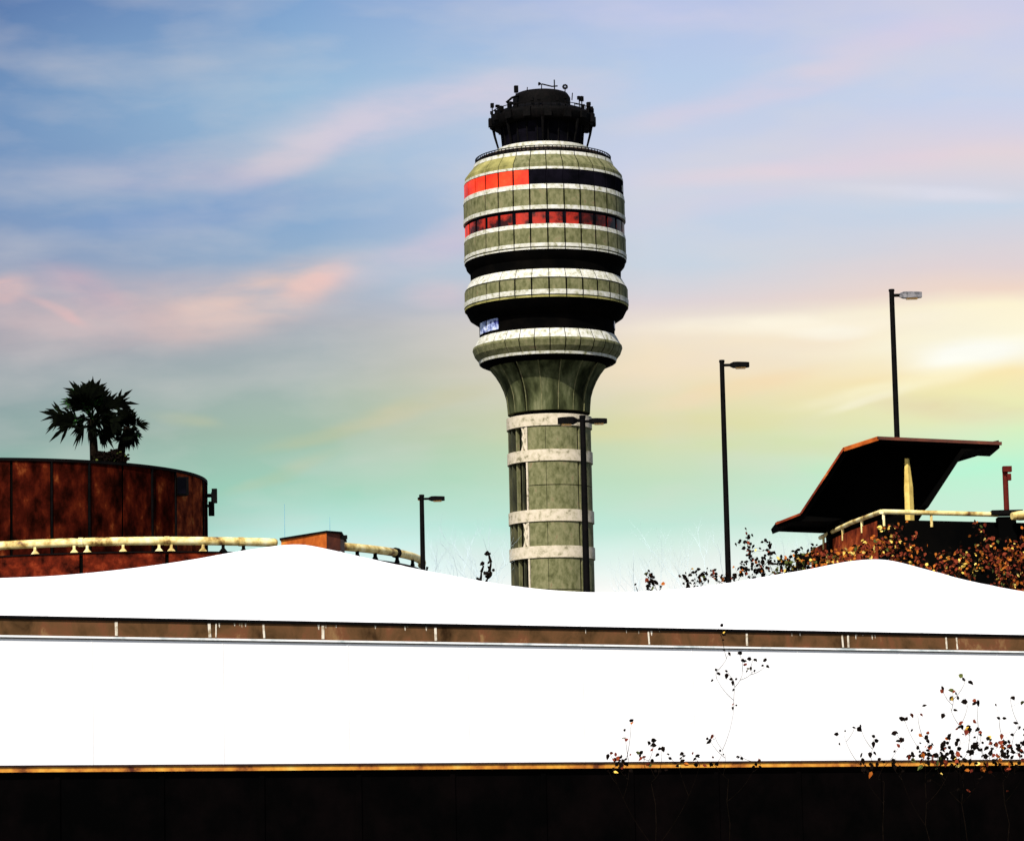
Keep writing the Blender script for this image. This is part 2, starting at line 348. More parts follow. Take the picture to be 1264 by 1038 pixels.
# third ring
pale(404.8, 415.5, 86.5, 92.4, 'pale_sill', gap=.010)
panels('concrete_band', concrete, [(85.5 * S, zf(433.2, 86)), (91 * S, zf(425.5, 91)), (93.6 * S, zf(418, 93.6)), (93.0 * S, zf(415.2, 93))], 84 * S, .014)
pale(432.8, 436.2, 86.3, 85.5, gap=.002)
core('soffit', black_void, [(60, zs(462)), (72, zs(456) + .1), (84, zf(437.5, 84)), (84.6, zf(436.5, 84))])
# flared shaft head, ribbed
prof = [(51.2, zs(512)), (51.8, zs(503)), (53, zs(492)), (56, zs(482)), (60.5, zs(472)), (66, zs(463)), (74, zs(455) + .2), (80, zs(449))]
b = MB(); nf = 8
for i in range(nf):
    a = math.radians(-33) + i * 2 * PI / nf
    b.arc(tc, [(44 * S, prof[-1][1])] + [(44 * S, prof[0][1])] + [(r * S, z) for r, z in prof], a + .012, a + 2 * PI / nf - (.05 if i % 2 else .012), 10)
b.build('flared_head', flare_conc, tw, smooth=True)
b = MB()
for i in range(16):
    a = math.radians(-33) + i * 2 * PI / 16; b.arc(tc, [(48 * S, prof[-1][1] - .05)] + [(48 * S, prof[0][1])] + [((r + .55) * S, z) for r, z in prof[:-1]], a, a + .018, 1)
b.build('flared_rib', concrete, tw)
# shaft
core('shaft_core', black_void, [(45.5, 0), (45.5, zs(500))])
def shaft_band(y0, y1):
    o = ring('shaft_band', tan_band, 44, 53.2, zf(y1, 53), zf(y0, 53)); return o
for y0, y1 in ((510, 524.5), (554, 568), (628, 642.5), (673, 687.5)): shaft_band(y0, y1)
z_b = zf(687.5, 53)
ring('shaft_band', tan_band, 44, 53.2, z_b - 9.2, z_b - 7.8); ring('shaft_band', tan_band, 44, 53.2, z_b - 16, z_b - 14.6); ring('shaft_band', tan_band, 44, 53.2, z_b - 23, z_b - 21.6)
def front_panels(z0, z1, split=False):
    b = MB(); gj = .05
    for c0, cuts in ((-32, (0, 25.5, 26.1, 72)), (44, (0, 27, 27.6, 56)), (148, (0, 40, 40.6, 80, 80.6, 132))):
        for a0, a1 in zip(cuts[::2], cuts[1::2]):
            rows = [(z0, (z0 + z1) / 2 - gj), ((z0 + z1) / 2 + gj, z1)] if split else [(z0, z1)]
            for r0_, r1_ in rows: b = MB(); b.arc(tc, rot_loop(44.5 * S, 51.6 * S, r0_, r1_), math.radians(c0 + a0), math.radians(c0 + a1), 6); b.build('shaft_panel', concrete, tw)
    for c0 in (-32, 148):         # fins in the open bays: a pale one painting the sunlit panel edge, dark ones beyond
        for a0, w_, r_, mt in ((-3.2, 2.6, 52.3, tan_band), (-14, 2.0, 49.2, concrete_dark), (-25, 2.0, 50.0, concrete), (-37, 3.0, 51.0, concrete_dark), (-48, 4.0, 51.4, concrete_dark)):
            b = MB(); b.arc(tc, rot_loop(44.5 * S, r_ * S, z0, z1), math.radians(c0 + a0), math.radians(c0 + a0 + w_), 1); b.build('bay_fin', mt, tw)
def brace(z0, z1):
    b = MB()
    for q in range(2):
        base = math.radians(-36) + q * PI
        def pt(a, z, r=50): return (tcx + r * S * math.sin(base + math.radians(a)), tcy - r * S * math.cos(base + math.radians(a)), z)
        b.tube([pt(0, z0), pt(-5.5, (z0 + z1) / 2), pt(0, z1)], .19, 6); b.build('cross_brace', tan_band, tw); b = MB(); b.tube([pt(-7, z0), pt(-1.5, (z0 + z1) / 2), pt(-7, z1)], .19, 6); b.build('cross_brace', tan_band, tw); b = MB()

front_panels(zf(554.3, 52), zf(524, 52)); brace(zf(554, 52), zf(524, 52))
front_panels(zf(628.3, 52), zf(567.6, 52), True)
front_panels(zf(673.3, 52), zf(642, 52)); brace(zf(673, 52), zf(642, 52))
front_panels(z_b - 7.85, z_b + .05, True); front_panels(z_b - 14.65, z_b - 9.15); front_panels(z_b - 21.65, z_b - 15.95, True); front_panels(.2, z_b - 22.95, True)
# cab deck
core('deck', pale_band, [(59.5, zf(186, 87)), (59.5, zf(178.4, 60)), (58.5, zf(174, 59))])
dk = MB(); zr0, zr1 = zf(186, 87), zf(179, 85)
dk.arc(tc, rot_loop(83.5 * S, 86.3 * S, zr0 + .0, zr0 + .22), k=96)
dk.arc(tc, rot_loop(84.6 * S, 85.6 * S, zr1 - .09, zr1), k=96); dk.arc(tc, rot_loop(84.8 * S, 85.4 * S, (zr0 + zr1) / 2 - .04, (zr0 + zr1) / 2 + .04), k=96)
for i in range(96):
    a = 2 * PI * i / 96; x, y = tcx + 85 * S * math.sin(a), tcy - 85 * S * math.cos(a); dk.box((x, y, (zr0 + zr1) / 2), (.08, .08, zr1 - zr0), a)
dk.build('deck_railing', black_metal, tw)
core('deck_upstand', mat('dark_parapet', [(.4, (.01, .005, .003)), (.58, (.05, .028, .015)), (.75, (.3, .2, .12))], scale=1.6), [(82.5, zr0 - .05), (82.5, zr1 - .12), (60.3, zr1 - .10)])
core('cab', black_glass, [(48.5, zf(184, 49)), (49.5, zf(176, 49)), (52, zs(158)), (53.5, zs(150))])
b = MB()
for i in range(24):
    a = 2 * PI * (i + .5) / 24
    pt = lambda r, z: (tcx + r * S * math.sin(a), tcy - r * S * math.cos(a), z)
    b.tube([pt(49.9, zf(178, 49)), pt(52.8, zs(157))], .10, 5)
b.build('cab_mullion', black_metal, tw)
core('catwalk', black_metal, [(54, zs(159)), (62, zs(158)), (64.5, zs(155)), (65, zs(148)), (62, zs(144)), (57, zs(141)), (48, zs(139))])
core('cab_roof', black_metal, [(62, zs(144.5)), (57, zs(140.5)), (48, zs(137.5)), (38, zs(134.5)), (36.3, zs(133)), (36.3, zs(122.5)), (33, zs(117.5)), (30, zs(116.4)), (3, zs(114.5))])
for i in range(8):
    a = PI / 2 + i * PI / 4
    pt = lambda r, z: (tcx + r * S * math.sin(a), tcy - r * S * math.cos(a), z)
    b = MB(); b.tube([pt(62, zs(157)), pt(60, zs(168)), pt(55.5, zs(184))], [.22, .17, .13], 6); b.build('strut', black_metal, tw)
b = MB()
b.arc(tc, rot_loop(62.6 * S, 63.4 * S, zs(139.2) - .04, zs(139.2) + .04), k=72)
for i in range(36):
    a = 2 * PI * i / 36; pt = lambda r, z: (tcx + r * S * math.sin(a), tcy - r * S * math.cos(a), z); b.tube([pt(62.8, zs(147)), pt(63, zs(139))], .04, 4)
b.build('catwalk_railing', black_metal, tw)
def gear(px, y0, y1, w, dy=0.0, kind='box', tilt=0):     # equipment on the cab
    p0, p1 = P(px, y1, D + dy), P(px + tilt, y0, D + dy); b = MB()
    b.tube([p0, p1], .07, 6)
    if kind == 'box': b.box(p1 - Vector((0, 0, .35)), (w, w, .85), .3)
    if kind == 'cam': b.box(p1, (w * 1.6, w, w), .5)
    if kind == 'dish':
        c = p1; b.tube([c + Vector((-w, -w * .3, 0)), c + Vector((-w * .3, 0, 0))], [w * .7, .12], 10); b.tube([c, c + Vector((1.3, 0, -.35)), c + Vector((2.0, 0, -.3))], .09, 6); b.tube([c + Vector((1.6, 0, -.7)), c + Vector((1.6, 0, .5))], .08, 5)
    if kind == 'ball':
        for k in range(7):
            t0 = 2 * PI * k / 7; b.tube([c_ := p1 + Vector((math.cos(t0) * w, 0, math.sin(t0) * w)), p1 + Vector((math.cos(t0 + .9) * w, 0, math.sin(t0 + .9) * w))], .13, 5)
    b.build('antenna', black_metal, tw)
gear(637, 107, 121, .45); gear(668.5, 104, 116, .35, kind='dish'); gear(697.5, 107.5, 116, .26, kind='ball'); gear(706, 115, 124, .12, kind='none', tilt=.6)
gear(617, 133, 145, .35); gear(611.5, 137, 146, .2, kind='cam'); gear(608.5, 142, 152, .4); gear(629, 129, 143, .5); gear(635.5, 128, 142, .42)
gear(719.5, 130, 143, .35); gear(728, 137, 148, .55, kind='cam'); gear(724.5, 133.5, 146, .2, kind='none'); gear(650, 108, 120, .1, kind='none', tilt=1)
b = MB(); b.tube([P(625, 127, D - 3), P(632, 121, D - 3), P(642, 117.5, D - 2)], .16, 6); b.build('antenna', black_metal, tw)
b = MB(); b.tube([P(709, 128.7, D - 1), P(722, 130, D - 3)], .06, 6); b.build('antenna', black_metal, tw)

random.seed(21)
for k in range(26):            # small lights, radios and cameras clustered round the catwalk rail
    a = 2 * PI * k / 26 + random.uniform(-.1, .1); r = random.uniform(60, 64.5) * S; x, y = tcx + r * math.sin(a), tcy - r * math.cos(a); z = zs(147); h = random.uniform(.5, 1.7)
    b = MB(); b.tube([(x, y, z), (x, y, z + h)], .07, 5); b.box((x, y, z + h), (random.uniform(.3, .6), random.uniform(.3, .5), random.uniform(.3, .7)), a); b.build('rail_equipment', black_metal, tw)
for k in range(16):
    a = 2 * PI * k / 16 + .1; r = 65 * S; x, y = tcx + r * math.sin(a), tcy - r * math.cos(a)
    b = MB(); b.box((x, y, zs(152) + random.uniform(-.2, .2)), (.9, .55, random.uniform(.8, 1.2)), a); b.build('floodlight', black_metal, tw)
# ------------------------------------------------------------------ left: rusted ramp drum
DY = 140.0; T = DY / FPX
dc = P(-15, 600, DY); dcc = (dc.x, dc.y); rd = 270 * T
ztd = P(-15, 564.5, DY - rd).z
dr = thing('ramp_drum', 'big round parking ramp drum clad in dark rust red panels', 'parking ramp', (dcc[0], dcc[1], DZ))
b = MB()
for i in range(36):
    b = MB(); a = math.radians(5 + i * 10); b.arc(dcc, rot_loop(rd - .35, rd, DZ, ztd - .12), a + .006, a + math.radians(10) - .006, 3)
    o = b.build('cladding_panel', rust_lit if i in (6, 7) else rust, dr, smooth=True)  # low sun on the right end painted as brighter panels
    if i in (6, 7): o['label'] = 'rusted panel near the right edge, painted brighter orange for low sun'
b = MB(); b.arc(dcc, rot_loop(rd - .6, rd - .06, DZ, ztd - .13), k=72); b.build('inner_wall', black_void, dr)
b = MB(); b.arc(dcc, rot_loop(rd - .6, rd + .07, ztd - .12, ztd), k=108); b.build('rim', black_metal, dr, smooth=True)
b = MB()
for i in range(36):
    if i % 3 == 1: continue
    b = MB(); a = math.radians(5 + i * 10); b.arc(dcc, rot_loop(rd - .02, rd + .06, DZ, ztd - .12), a - .0035, a + .0035, 1)
    b.build('cladding_rib', black_metal, dr)
b = MB()
def on_drum(px, py): a = math.asin((px + 15) / 270); return Vector((dcc[0] + rd * math.sin(a), dcc[1] - rd * math.cos(a), 0)), a
p, a = on_drum(234, 600); zc = P(234, 601, p.y).z
wl = thing('wall_floodlight', 'black boxy floodlight fixed near the rim of the rusty drum', 'floodlight', (p.x, p.y, zc))
b = MB(); b.box((p.x + .15 * math.sin(a), p.y - .25, zc), (.45, .4, .78), .4); b.build('housing', black_metal, wl)
b = MB(); b.box((p.x, p.y - .03, zc + .1), (.2, .3, .2), .4); b.build('bracket', black_metal, wl)
b = MB(); b.box((p.x + .15 * math.sin(a), p.y - .47, zc), (.36, .03, .66), .4); b.build('lens', black_glass, wl)
p = Vector((dcc[0] + rd, dcc[1], 0)); zc = P(263, 620, DY).z
wl = thing('panel_antenna', 'black twin panel antenna sticking out from the right edge of the drum', 'antenna', (p.x, p.y, zc))
b = MB(); b.box((p.x + .40, p.y, zc + .28), (.22, .25, .62)); b.box((p.x + .27, p.y - .05, zc - .28), (.24, .22, .62)); b.build('panel', black_metal, wl)
b = MB(); b.tube([(p.x - .3, p.y, zc + .3), (p.x + .4, p.y, zc + .3)], .09, 6); b.tube([(p.x - .3, p.y, zc - .15), (p.x + .3, p.y, zc - .15)], .07, 6); b.tube([(p.x + .3, p.y, zc - .3), (p.x + .3, p.y, zc + .45)], .05, 6); b.build('bracket', black_metal, wl)

# ------------------------------------------------------------------ left: round parapet with fat pipe rail
pc = P(170, 668, DY); pcc = (pc.x, pc.y); rp = 352 * T
zp = P(170, 667.5, DY - rp).z; rp_pipe = .17
pr = thing('ramp_parapet', 'low curved rusty parapet topped by a fat cream pipe rail', 'parapet', (pcc[0], pcc[1], DZ))
def ap(px):                    # angle on the parapet ring whose point shows at picture column px
    lo, hi = -1.45, 1.47
    for _ in range(40):
        a = (lo + hi) / 2; d = Vector((pcc[0] + rp * math.sin(a), pcc[1] - rp * math.cos(a), zp)) - EYE
        if CX + FPX * d.dot(RT) / d.dot(F) < px: lo = a
        else: hi = a
    return lo
zw = zp - rp_pipe - .24
b = MB(); joints = [-87, -70, -56, -42, -28] + [math.degrees(ap(x)) for x in (-2, 100, 206, 300, 400, 480)] + [92]
for j0, j1 in zip(joints[:-1], joints[1:]): b = MB(); b.arc(pcc, rot_loop(rp - .3, rp, DZ, zw - .05), math.radians(j0 + .35), math.radians(j1 - .35), 6); b.build('wall_panel', rust_mid, pr, smooth=True)
b = MB(); b.arc(pcc, rot_loop(rp - .33, rp - .1, DZ, zw - .12), k=96); b.build('inner_wall', black_void, pr)
b = MB(); b.arc(pcc, rot_loop(rp - .34, rp + .05, zw - .05, zw), k=120); b.build('coping', black_metal, pr, smooth=True)
def pipe_arc(a0, a1, n=24):
    return [(pcc[0] + rp * math.sin(a0 + (a1 - a0) * i / n), pcc[1] - rp * math.cos(a0 + (a1 - a0) * i / n), zp) for i in range(n + 1)]
for a0, a1 in ((math.radians(-95), ap(-90)), (ap(-89), ap(99)), (ap(101), ap(205)), (ap(207), ap(297)), (ap(298), ap(341)), (ap(350), ap(488)), (ap(489.5), math.radians(97))):
    b = MB(); pts = pipe_arc(a0, a1); n_ = len(pts); b.tube(pts, [rp_pipe * .8] + [rp_pipe] * (n_ - 2) + [rp_pipe * .8], 14); b.build('pipe_rail', cream_pipe, pr, smooth=True)
for px in (44, 92, 108, 152, 196, 211, 250, 275, 300, 440, 462, 489, 508, -10):
    a = ap(px); x, y = pcc[0] + rp * math.sin(a), pcc[1] - rp * math.cos(a)
    M3 = Matrix.Rotation(a, 3, 'Z'); cc = Vector((x, y, zw))
    b = MB(); tri = [cc + M3 @ Vector(v) for v in ((-.16, -.1, 0), (.16, -.1, 0), (.05, -.1, .13), (.05, -.1, .27), (-.05, -.1, .27), (-.05, -.1, .13))]
    b.poly(tri, M3 @ Vector((0, .12, 0))); b.build('pipe_bracket', cream_pipe if px < 260 else black_metal, pr)
for px in (100, 206, 297.5, 489):
    a = ap(px); b = MB(); pts = pipe_arc(a - .008, a + .008, 2); b.tube(pts, rp_pipe + (.015 if px < 400 else .05), 12); b.build('pipe_coupling', cream_pipe if px < 400 else black_metal, pr)
b = MB(); x, y = pcc[0] + (rp + .12) * math.sin(ap(527)), pcc[1] - (rp + .1) * math.cos(ap(527))
b.tube([(x - .2, y, zw - .1), (x + .15, y, zw - .12), (x + .2, y, zw + .1)], .06, 6); b.build('end_hook', black_metal, pr)

# ------------------------------------------------------------------ stairhead block and whips
q1, q2, q3 = P(347, 663.5, 108.2), P(403, 655, 106), P(420, 657, 106.5); zb = (q1.z + q2.z + q3.z) / 3
sb = thing('stairhead_block', 'small rendered block, painted sunlit orange and shaded brown, with a flat top behind the left tent peak', 'stairhead', (q2.x, q2.y, DZ))
b = MB(); q4 = Vector((q3.x - 1.45, q3.y + 3.5, 0)); 
b.poly([Vector((q1.x, q1.y, DZ)), Vector((q2.x, q2.y, DZ)), Vector((q2.x, q2.y, zb - .06)), Vector((q1.x, q1.y, zb - .06))], (.25, 3.0, 0)); b.build('wall', lit_orange, sb)  # sunlit face, its light put into the orange
b = MB(); b.poly([Vector((q2.x + .003, q2.y + .01, DZ)), Vector((q3.x, q3.y, DZ)), Vector((q3.x, q3.y, zb - .062)), Vector((q2.x + .003, q2.y + .01, zb - .062))], (0.0, 2.6, 0)); b.build('wall', shaded_brown, sb)  # side face of the same block, its shade painted as darker brown
b = MB(); b.add([(q1.x - .05, q1.y - .05, zb - .06), (q2.x, q2.y - .06, zb - .06), (q3.x + .06, q3.y - .04, zb - .06), (q3.x + .06, q3.y + 3, zb - .06), (q1.x, q1.y + 3, zb - .06)] + [(q1.x - .05, q1.y - .05, zb), (q2.x, q2.y - .06, zb), (q3.x + .06, q3.y - .04, zb), (q3.x + .06, q3.y + 3, zb), (q1.x, q1.y + 3, zb)],
    [(0, 1, 2, 3, 4), (9, 8, 7, 6, 5), (0, 5, 6, 1), (1, 6, 7, 2), (2, 7, 8, 3), (3, 8, 9, 4), (4, 9, 5, 0)]); b.build('roof', black_metal, sb)
pz = P(423, 663, 106.6); b = MB(); b.box(pz, (.3, .2, .12)); b.tube([pz - Vector((.2, 0, 0)), pz], .03, 5); b.build('wall_lamp', black_metal, sb)
for px, y0, Yd, lb in ((351, 622, 109, 'taller thin whip aerial at the left end of the orange block'), (407, 638, 108, 'shorter thin whip aerial above the right end of the orange block')):
    t = P(px, y0, Yd); z0_ = zb if px > 360 else DZ
    b = MB(); b.tube([(t.x, t.y, z0_), (t.x, t.y, (z0_ + t.z) / 2), (t.x, t.y, t.z)], [.022, .015, .008] if px < 400 else [.012, .01, .006], 6)
    b.box((t.x, t.y, z0_ + .04), (.12, .12, .08)); o = b.build('whip_aerial', mat('blue_grey_aerial', [(.4, (.12, .3, .4)), (.6, (.16, .36, .45))]), origin=(t.x, t.y, z0_)); tag(o, lb, 'aerial', 'whip aerials')

# ------------------------------------------------------------------ street lamps
def lamp(ptop, Y, rpx, heads, label, head_mat=black_metal):
    t = P(ptop[0], ptop[1], Y); s_ = Y / FPX; r = rpx * s_
    o = thing('street_lamp', label, 'street lamp', (t.x, t.y, DZ), 'lamps standing beyond the tent roof')
    b = MB(); n = 6; b.tube([(t.x, t.y, DZ + (t.z - DZ) * i / n) for i in range(n + 1)], [r * (1.25 - .3 * i / n) for i in range(n + 1)], 12)
    b.tube([(t.x, t.y, DZ), (t.x, t.y, DZ + .5)], r * 2.0, 12); b.build('pole', black_metal, o, smooth=True)
    b = MB(); b.tube([(t.x, t.y, t.z - .03), (t.x, t.y, t.z + .05)], r * 1.12, 12); b.build('pole_cap', black_metal, o)
    for (x0, x1, ya, yb) in heads:
        d = 1 if x1 > x0 else -1; zc_ = t.z - ((ya + yb) / 2 - ptop[1]) * s_; hh = (yb - ya) * s_; X0, X1 = t.x + (x0 - ptop[0]) * s_, t.x + (x1 - ptop[0]) * s_; L = X1 - X0
        b = MB(); b.tube([(t.x, t.y, zc_), (X0 + L * .1, t.y, zc_)], hh * .26, 8); b.build('arm', black_metal, o)
        hd = MB(); sec = [(0, .28, .3, 0), (.18, .5, .8, .02), (.4, .5, 1, .02), (.85, .46, .9, .0), (1, .42, .62, 0.0)]
        vs = []; fs = []
        for tt, hz, wy, dz in sec:
            for sy, sz in ((-1, -1), (1, -1), (1, .6), (.6, 1), (-.6, 1), (-1, .6)):
                vs.append((X0 + L * tt, t.y + sy * wy * .16, zc_ + sz * hz * hh + dz * hh))
        for i in range(len(sec) - 1):
            for j in range(6): fs.append((i * 6 + j, i * 6 + (j + 1) % 6, (i + 1) * 6 + (j + 1) % 6, (i + 1) * 6 + j))
        fs += [tuple(range(6)), tuple(range((len(sec) - 1) * 6, len(sec) * 6))]
        hd.add(vs, fs); ho = hd.build('lamp_head', head_mat, o)
        b = MB(); b.box((X0 + L * .55, t.y, zc_ - hh * .56), (abs(L) * .5, .2, hh * .25)); b.build('lens', amber, ho)
    return o
lamp((520.5, 612.5), 100, 2.9, [(529, 549, 613, 618.5), (519, 515.5, 614, 617)], 'shortest street lamp, single arm, at the right end of the curved pipe rail')
lamp((719, 515), 96, 3.6, [(712, 688, 514.5, 523.5), (727, 749.5, 517, 523.5)], 'twin arm street lamp standing right in front of the tower shaft')
lamp((891, 446.5), 102, 3.1, [(901, 925, 447.5, 454.5)], 'single arm street lamp standing alone between the tower and the shelter')
l4 = lamp((1100.5, 359), 116, 3.3, [(1110, 1138, 361, 369)], 'tallest street lamp, pale lamp head, rising from behind the shelter roof', grey_head)

# ------------------------------------------------------------------ shelter on the right
SY = 103.0
def sp(x, y, Y=SY): return P(x, y, Y)
sh = thing('canopy_shelter', 'large black folded plate canopy shelter with painted sunlit orange edges on the right', 'shelter', (sp(1100, 600).x, SY + 2, DZ))
def slab(pts, th, name, mt, depth=5.0, side=1, dy=0):
    w = [sp(*p) for p in pts]; nn = []
    for i in range(len(w)):
        t = (w[min(i + 1, len(w) - 1)] - w[max(i - 1, 0)]).normalized(); nn.append(Vector((t.z, 0, -t.x)) * side)
    b = MB()
    for i in range(len(w) - 1):
        b.poly([w[i] + Vector((0, dy, 0)), w[i + 1] + Vector((0, dy, 0)), w[i + 1] + nn[i + 1] * th + Vector((0, dy, 0)), w[i] + nn[i] * th + Vector((0, dy, 0))], (0, depth, 0))
    return b.build(name, mt, sh)
slab([(958, 645), (988, 634.5), (1041, 554), (1083, 540.2), (1234, 547)], .16, 'roof_plate', black_void, 2.2)
slab([(1234, 548.5), (1191, 557), (1146, 626)], .14, 'side_plate', black_void, 2.2, side=1, dy=.02)
b = MB(); b.poly([sp(*p) for p in ((960, 647.5), (990, 637), (1043, 556), (1085, 542.5), (1230, 549), (1189, 561.5), (1140, 640), (1120, 700), (1030, 700), (1027, 650))], (0, .2, 0)); bk = b.build('back_wall', black_void, sh)
bk.location.y += 2.0
b = MB(); b.poly([sp(*p) for p in ((959, 643.5), (990, 636), (1040, 640), (1028, 643))], (0, 2.1, 0)); fl = b.build('soffit', black_void, sh); fl.location.y += .03
slab([(956.5, 645.5), (987, 633.5)], .07, 'lit_or_shaded_edge_strip', rust_lit, .12, dy=-.14); slab([(987, 633.5), (1040, 553)], .06, 'lit_or_shaded_edge_strip', rust_lit, .12, dy=-.14)  # sunlight on the left-facing edges painted as orange strips
slab([(1040, 553), (1082.5, 539.2)], .13, 'lit_or_shaded_edge_strip', lit_orange, .12, dy=-.14); slab([(1082.5, 539.2), (1236, 546)], .10, 'lit_or_shaded_edge_strip', shaded_brown, .12, dy=-.14)
b = MB(); c0, c1 = sp(1123, 640, SY + .6), sp(1121.5, 566, SY + .6)
b.tube([(c0.x, c0.y, DZ), (c0.x, c0.y, c0.z + 1.0), (c0.x - .02, c0.y, c1.z)], [.17, .14, .07], 4); b.build('column', yellow_lit, sh)
b = MB(); c0, c1 = sp(1033, 720, SY + 1.5), sp(1033, 645, SY + 1.5); b.box(((c0.x), c0.y, (DZ + c1.z) / 2), (.5, 1, c1.z - DZ)); b.box((sp(1140, 640).x - .4, SY + 1.5, (DZ + c1.z) / 2), (.5, 1, c1.z - DZ)); b.build('leg', black_void, sh)

# ------------------------------------------------------------------ right parapet with pipe handrail
def flat(px, Y): q = P(px, 650, Y); return Vector((q.x, q.y, 0))
rzr = P(1088, 631.5, 98).z; wz = P(1088, 641, 98).z
rw = thing('right_parapet', 'dark angled parapet wall with cream handrail below the black shelter', 'parapet', (flat(1088, 98).x, 98, DZ)); rw.name = 'parapet_wall'
pl = [flat(1000, 108), flat(1012, 106), flat(1028, 103.9), flat(1050, 101.3), flat(1087, 98.1)]; pm = [flat(1088, 98), flat(1245, 99.8), flat(1330, 100.8)]
def wallrun(pts, z0, z1, th, name, mt):
    b = MB()
    for p, q in zip(pts[:-1], pts[1:]):
        d = (q - p).normalized(); n_ = Vector((-d.y, d.x, 0)) * th
        b.poly([Vector((p.x, p.y, z0)), Vector((q.x, q.y, z0)), Vector((q.x, q.y, z1)), Vector((p.x, p.y, z1))], n_)
    return b.build(name, mt, rw)
wallrun(pl, DZ, wz, .25, 'wall_panel', rust_lit)['label'] = 'rusty return face of the wall, painted sunlit orange'; wallrun(pm, DZ, wz - .003, .25, 'wall_panel', black_void)  # return face coloured as lit, front face coloured black as shaded
cp = [p + Vector((0, 0, rzr)) for p in pl[1:]] + [p + Vector((0, 0, rzr)) for p in pm[:1]]
b = MB(); b.tube(cp, .07, 10); b.build('handrail', cream_pipe, rw, smooth=True)
b = MB(); b.tube([pm[0] + Vector((.05, 0, rzr)), flat(1232, 99.65) + Vector((0, 0, rzr))], .075, 10); b.build('handrail', cream_pipe, rw, smooth=True)
for px, Y in ((1016, 105.5), (1040, 102.5), (1064, 100.1), (1091, 98.05), (1150, 98.7)):
    q = flat(px, Y); b = MB(); b.tube([q + Vector((0, 0, wz - .2)), q + Vector((0, 0, rzr))], .045, 6); b.build('rail_post', cream_pipe, rw)
q = flat(1243, 99.5); zb_ = P(1243, 630, 99.5).z
b = MB(); b.box((q.x, q.y + .15, (DZ + zb_) / 2 - .1), (.55, .55, zb_ - DZ - .2)); b.build('pier', black_void, rw)
b = MB(); b.box((q.x, q.y + .1, zb_ - .07), (.95, .7, .13)); b.build('pier_cap', black_metal, rw)
b = MB(); e0, e1 = P(1249, 637, 99), P(1310, 633, 99.6); b.tube([e0, e0.lerp(e1, .15), e1], [.11, .15, .15], 12); b.build('fat_pipe', cream_pipe, rw, smooth=True)
sp_ = thing('standpipe', 'thin red brown post with a hooded head on the pier at far right', 'post', (q.x, q.y + .1, zb_))
t = P(1241, 577, 99.5); b = MB(); b.tube([(t.x, q.y + .1, zb_ - .004), (t.x, q.y + .1, t.z)], .085, 8); b.build('pole', red_paint, sp_)
b = MB(); b.box((t.x + .05, q.y + .02, t.z - .05), (.27, .24, .17)); b.box((t.x + .1, q.y, t.z - .3), (.12, .16, .2)); b.tube([(t.x, q.y, t.z - .2), (t.x + .16, q.y, t.z - .3)], .03, 5); b.build('head', red_paint, sp_)

# ------------------------------------------------------------------ foliage helpers
def leaf(b, c, s, mi):
    d = Vector((random.gauss(0, 1), random.gauss(0, .6), random.gauss(0, 1))).normalized(); w = d.cross(Vector((random.gauss(0, .4), -1, random.gauss(0, .4)))).normalized() * s * random.uniform(.28, .5)
    bend = Vector((0, random.uniform(-.3, .3) * s, -.15 * s)); c = Vector(c)
    b.add([c, c + d * s * .35 + w, c + d * s * .8 + w * .7, c + d * s * 1.15 + bend, c + d * s * .75 - w * .8, c + d * s * .3 - w], [(0, 1, 2, 3), (0, 3, 4, 5)], mi)
def pick(wts): return random.choices(range(5), wts)[0]
def twig_plant(name, label, cat, root, tips, ls, wts, stem_r=.0028, per=3, extra=0, group=None, barkm=bark, spread=1.0, wander=.45, stem_sp=1.0):
    o = thing(name, label, cat, root, group); st = MB(); lf = MB(); root = Vector(root)
    lowz = min(Vector(t).z for t in tips); yb = sum(Vector(t).y for t in tips) / len(tips); nodes = []; foot = []
    for k in range(9): foot.append(root.lerp(Vector((root.x, yb, root.z + (lowz - root.z) * .93)), k / 8) + Vector((random.uniform(-1, 1) * wander * .12 * (k > 0), 0, 0)))
    st.tube(foot, [stem_r * (3 - 1.2 * k / 8) for k in range(9)], 5); nodes += foot[3:]
    for tp in sorted([Vector(t) for t in tips], key=lambda q: q.z):
        best = min((q for q in nodes if q.z < tp.z - ls * .4), key=lambda q: (q - tp).length + max(0, abs(q.x - tp.x) - .6 * (tp.z - q.z)) * 2 + random.uniform(0, .12), default=nodes[0])
        mid = best.lerp(tp, .5) + Vector(((tp.x - best.x) * .22 + random.uniform(-.02, .02), 0, -abs(tp.x - best.x) * .12))
        n = 6; pts = []
        for i in range(n + 1):
            t = i / n; pts.append(best * (1 - t) ** 2 + mid * 2 * t * (1 - t) + tp * t * t)
        st.tube(pts, [stem_r * (1.5 - .8 * i / n) for i in range(n + 1)], 4); nodes += pts[2:]
        for k in range(random.randint(max(1, per - 1), per + 1)):
            leaf(lf, tp + Vector((random.gauss(0, .35), random.gauss(0, .35), random.gauss(0, .45))) * ls * spread, ls * random.uniform(.55, 1.15), pick(wts))
        for k in range(extra):
            t = random.uniform(.3, .97); p = pts[int(t * n)].lerp(pts[min(n, int(t * n) + 1)], random.random())
            e = p + Vector((random.gauss(0, 1), random.gauss(0, 1), random.gauss(.3, .8))) * ls * 1.3; st.tube([p, e], stem_r * .5, 3); leaf(lf, e, ls * random.uniform(.5, 1.0), pick(wts))
    st.build('stem', barkm, o); lf.build('foliage', LEAVES, o)
    return o
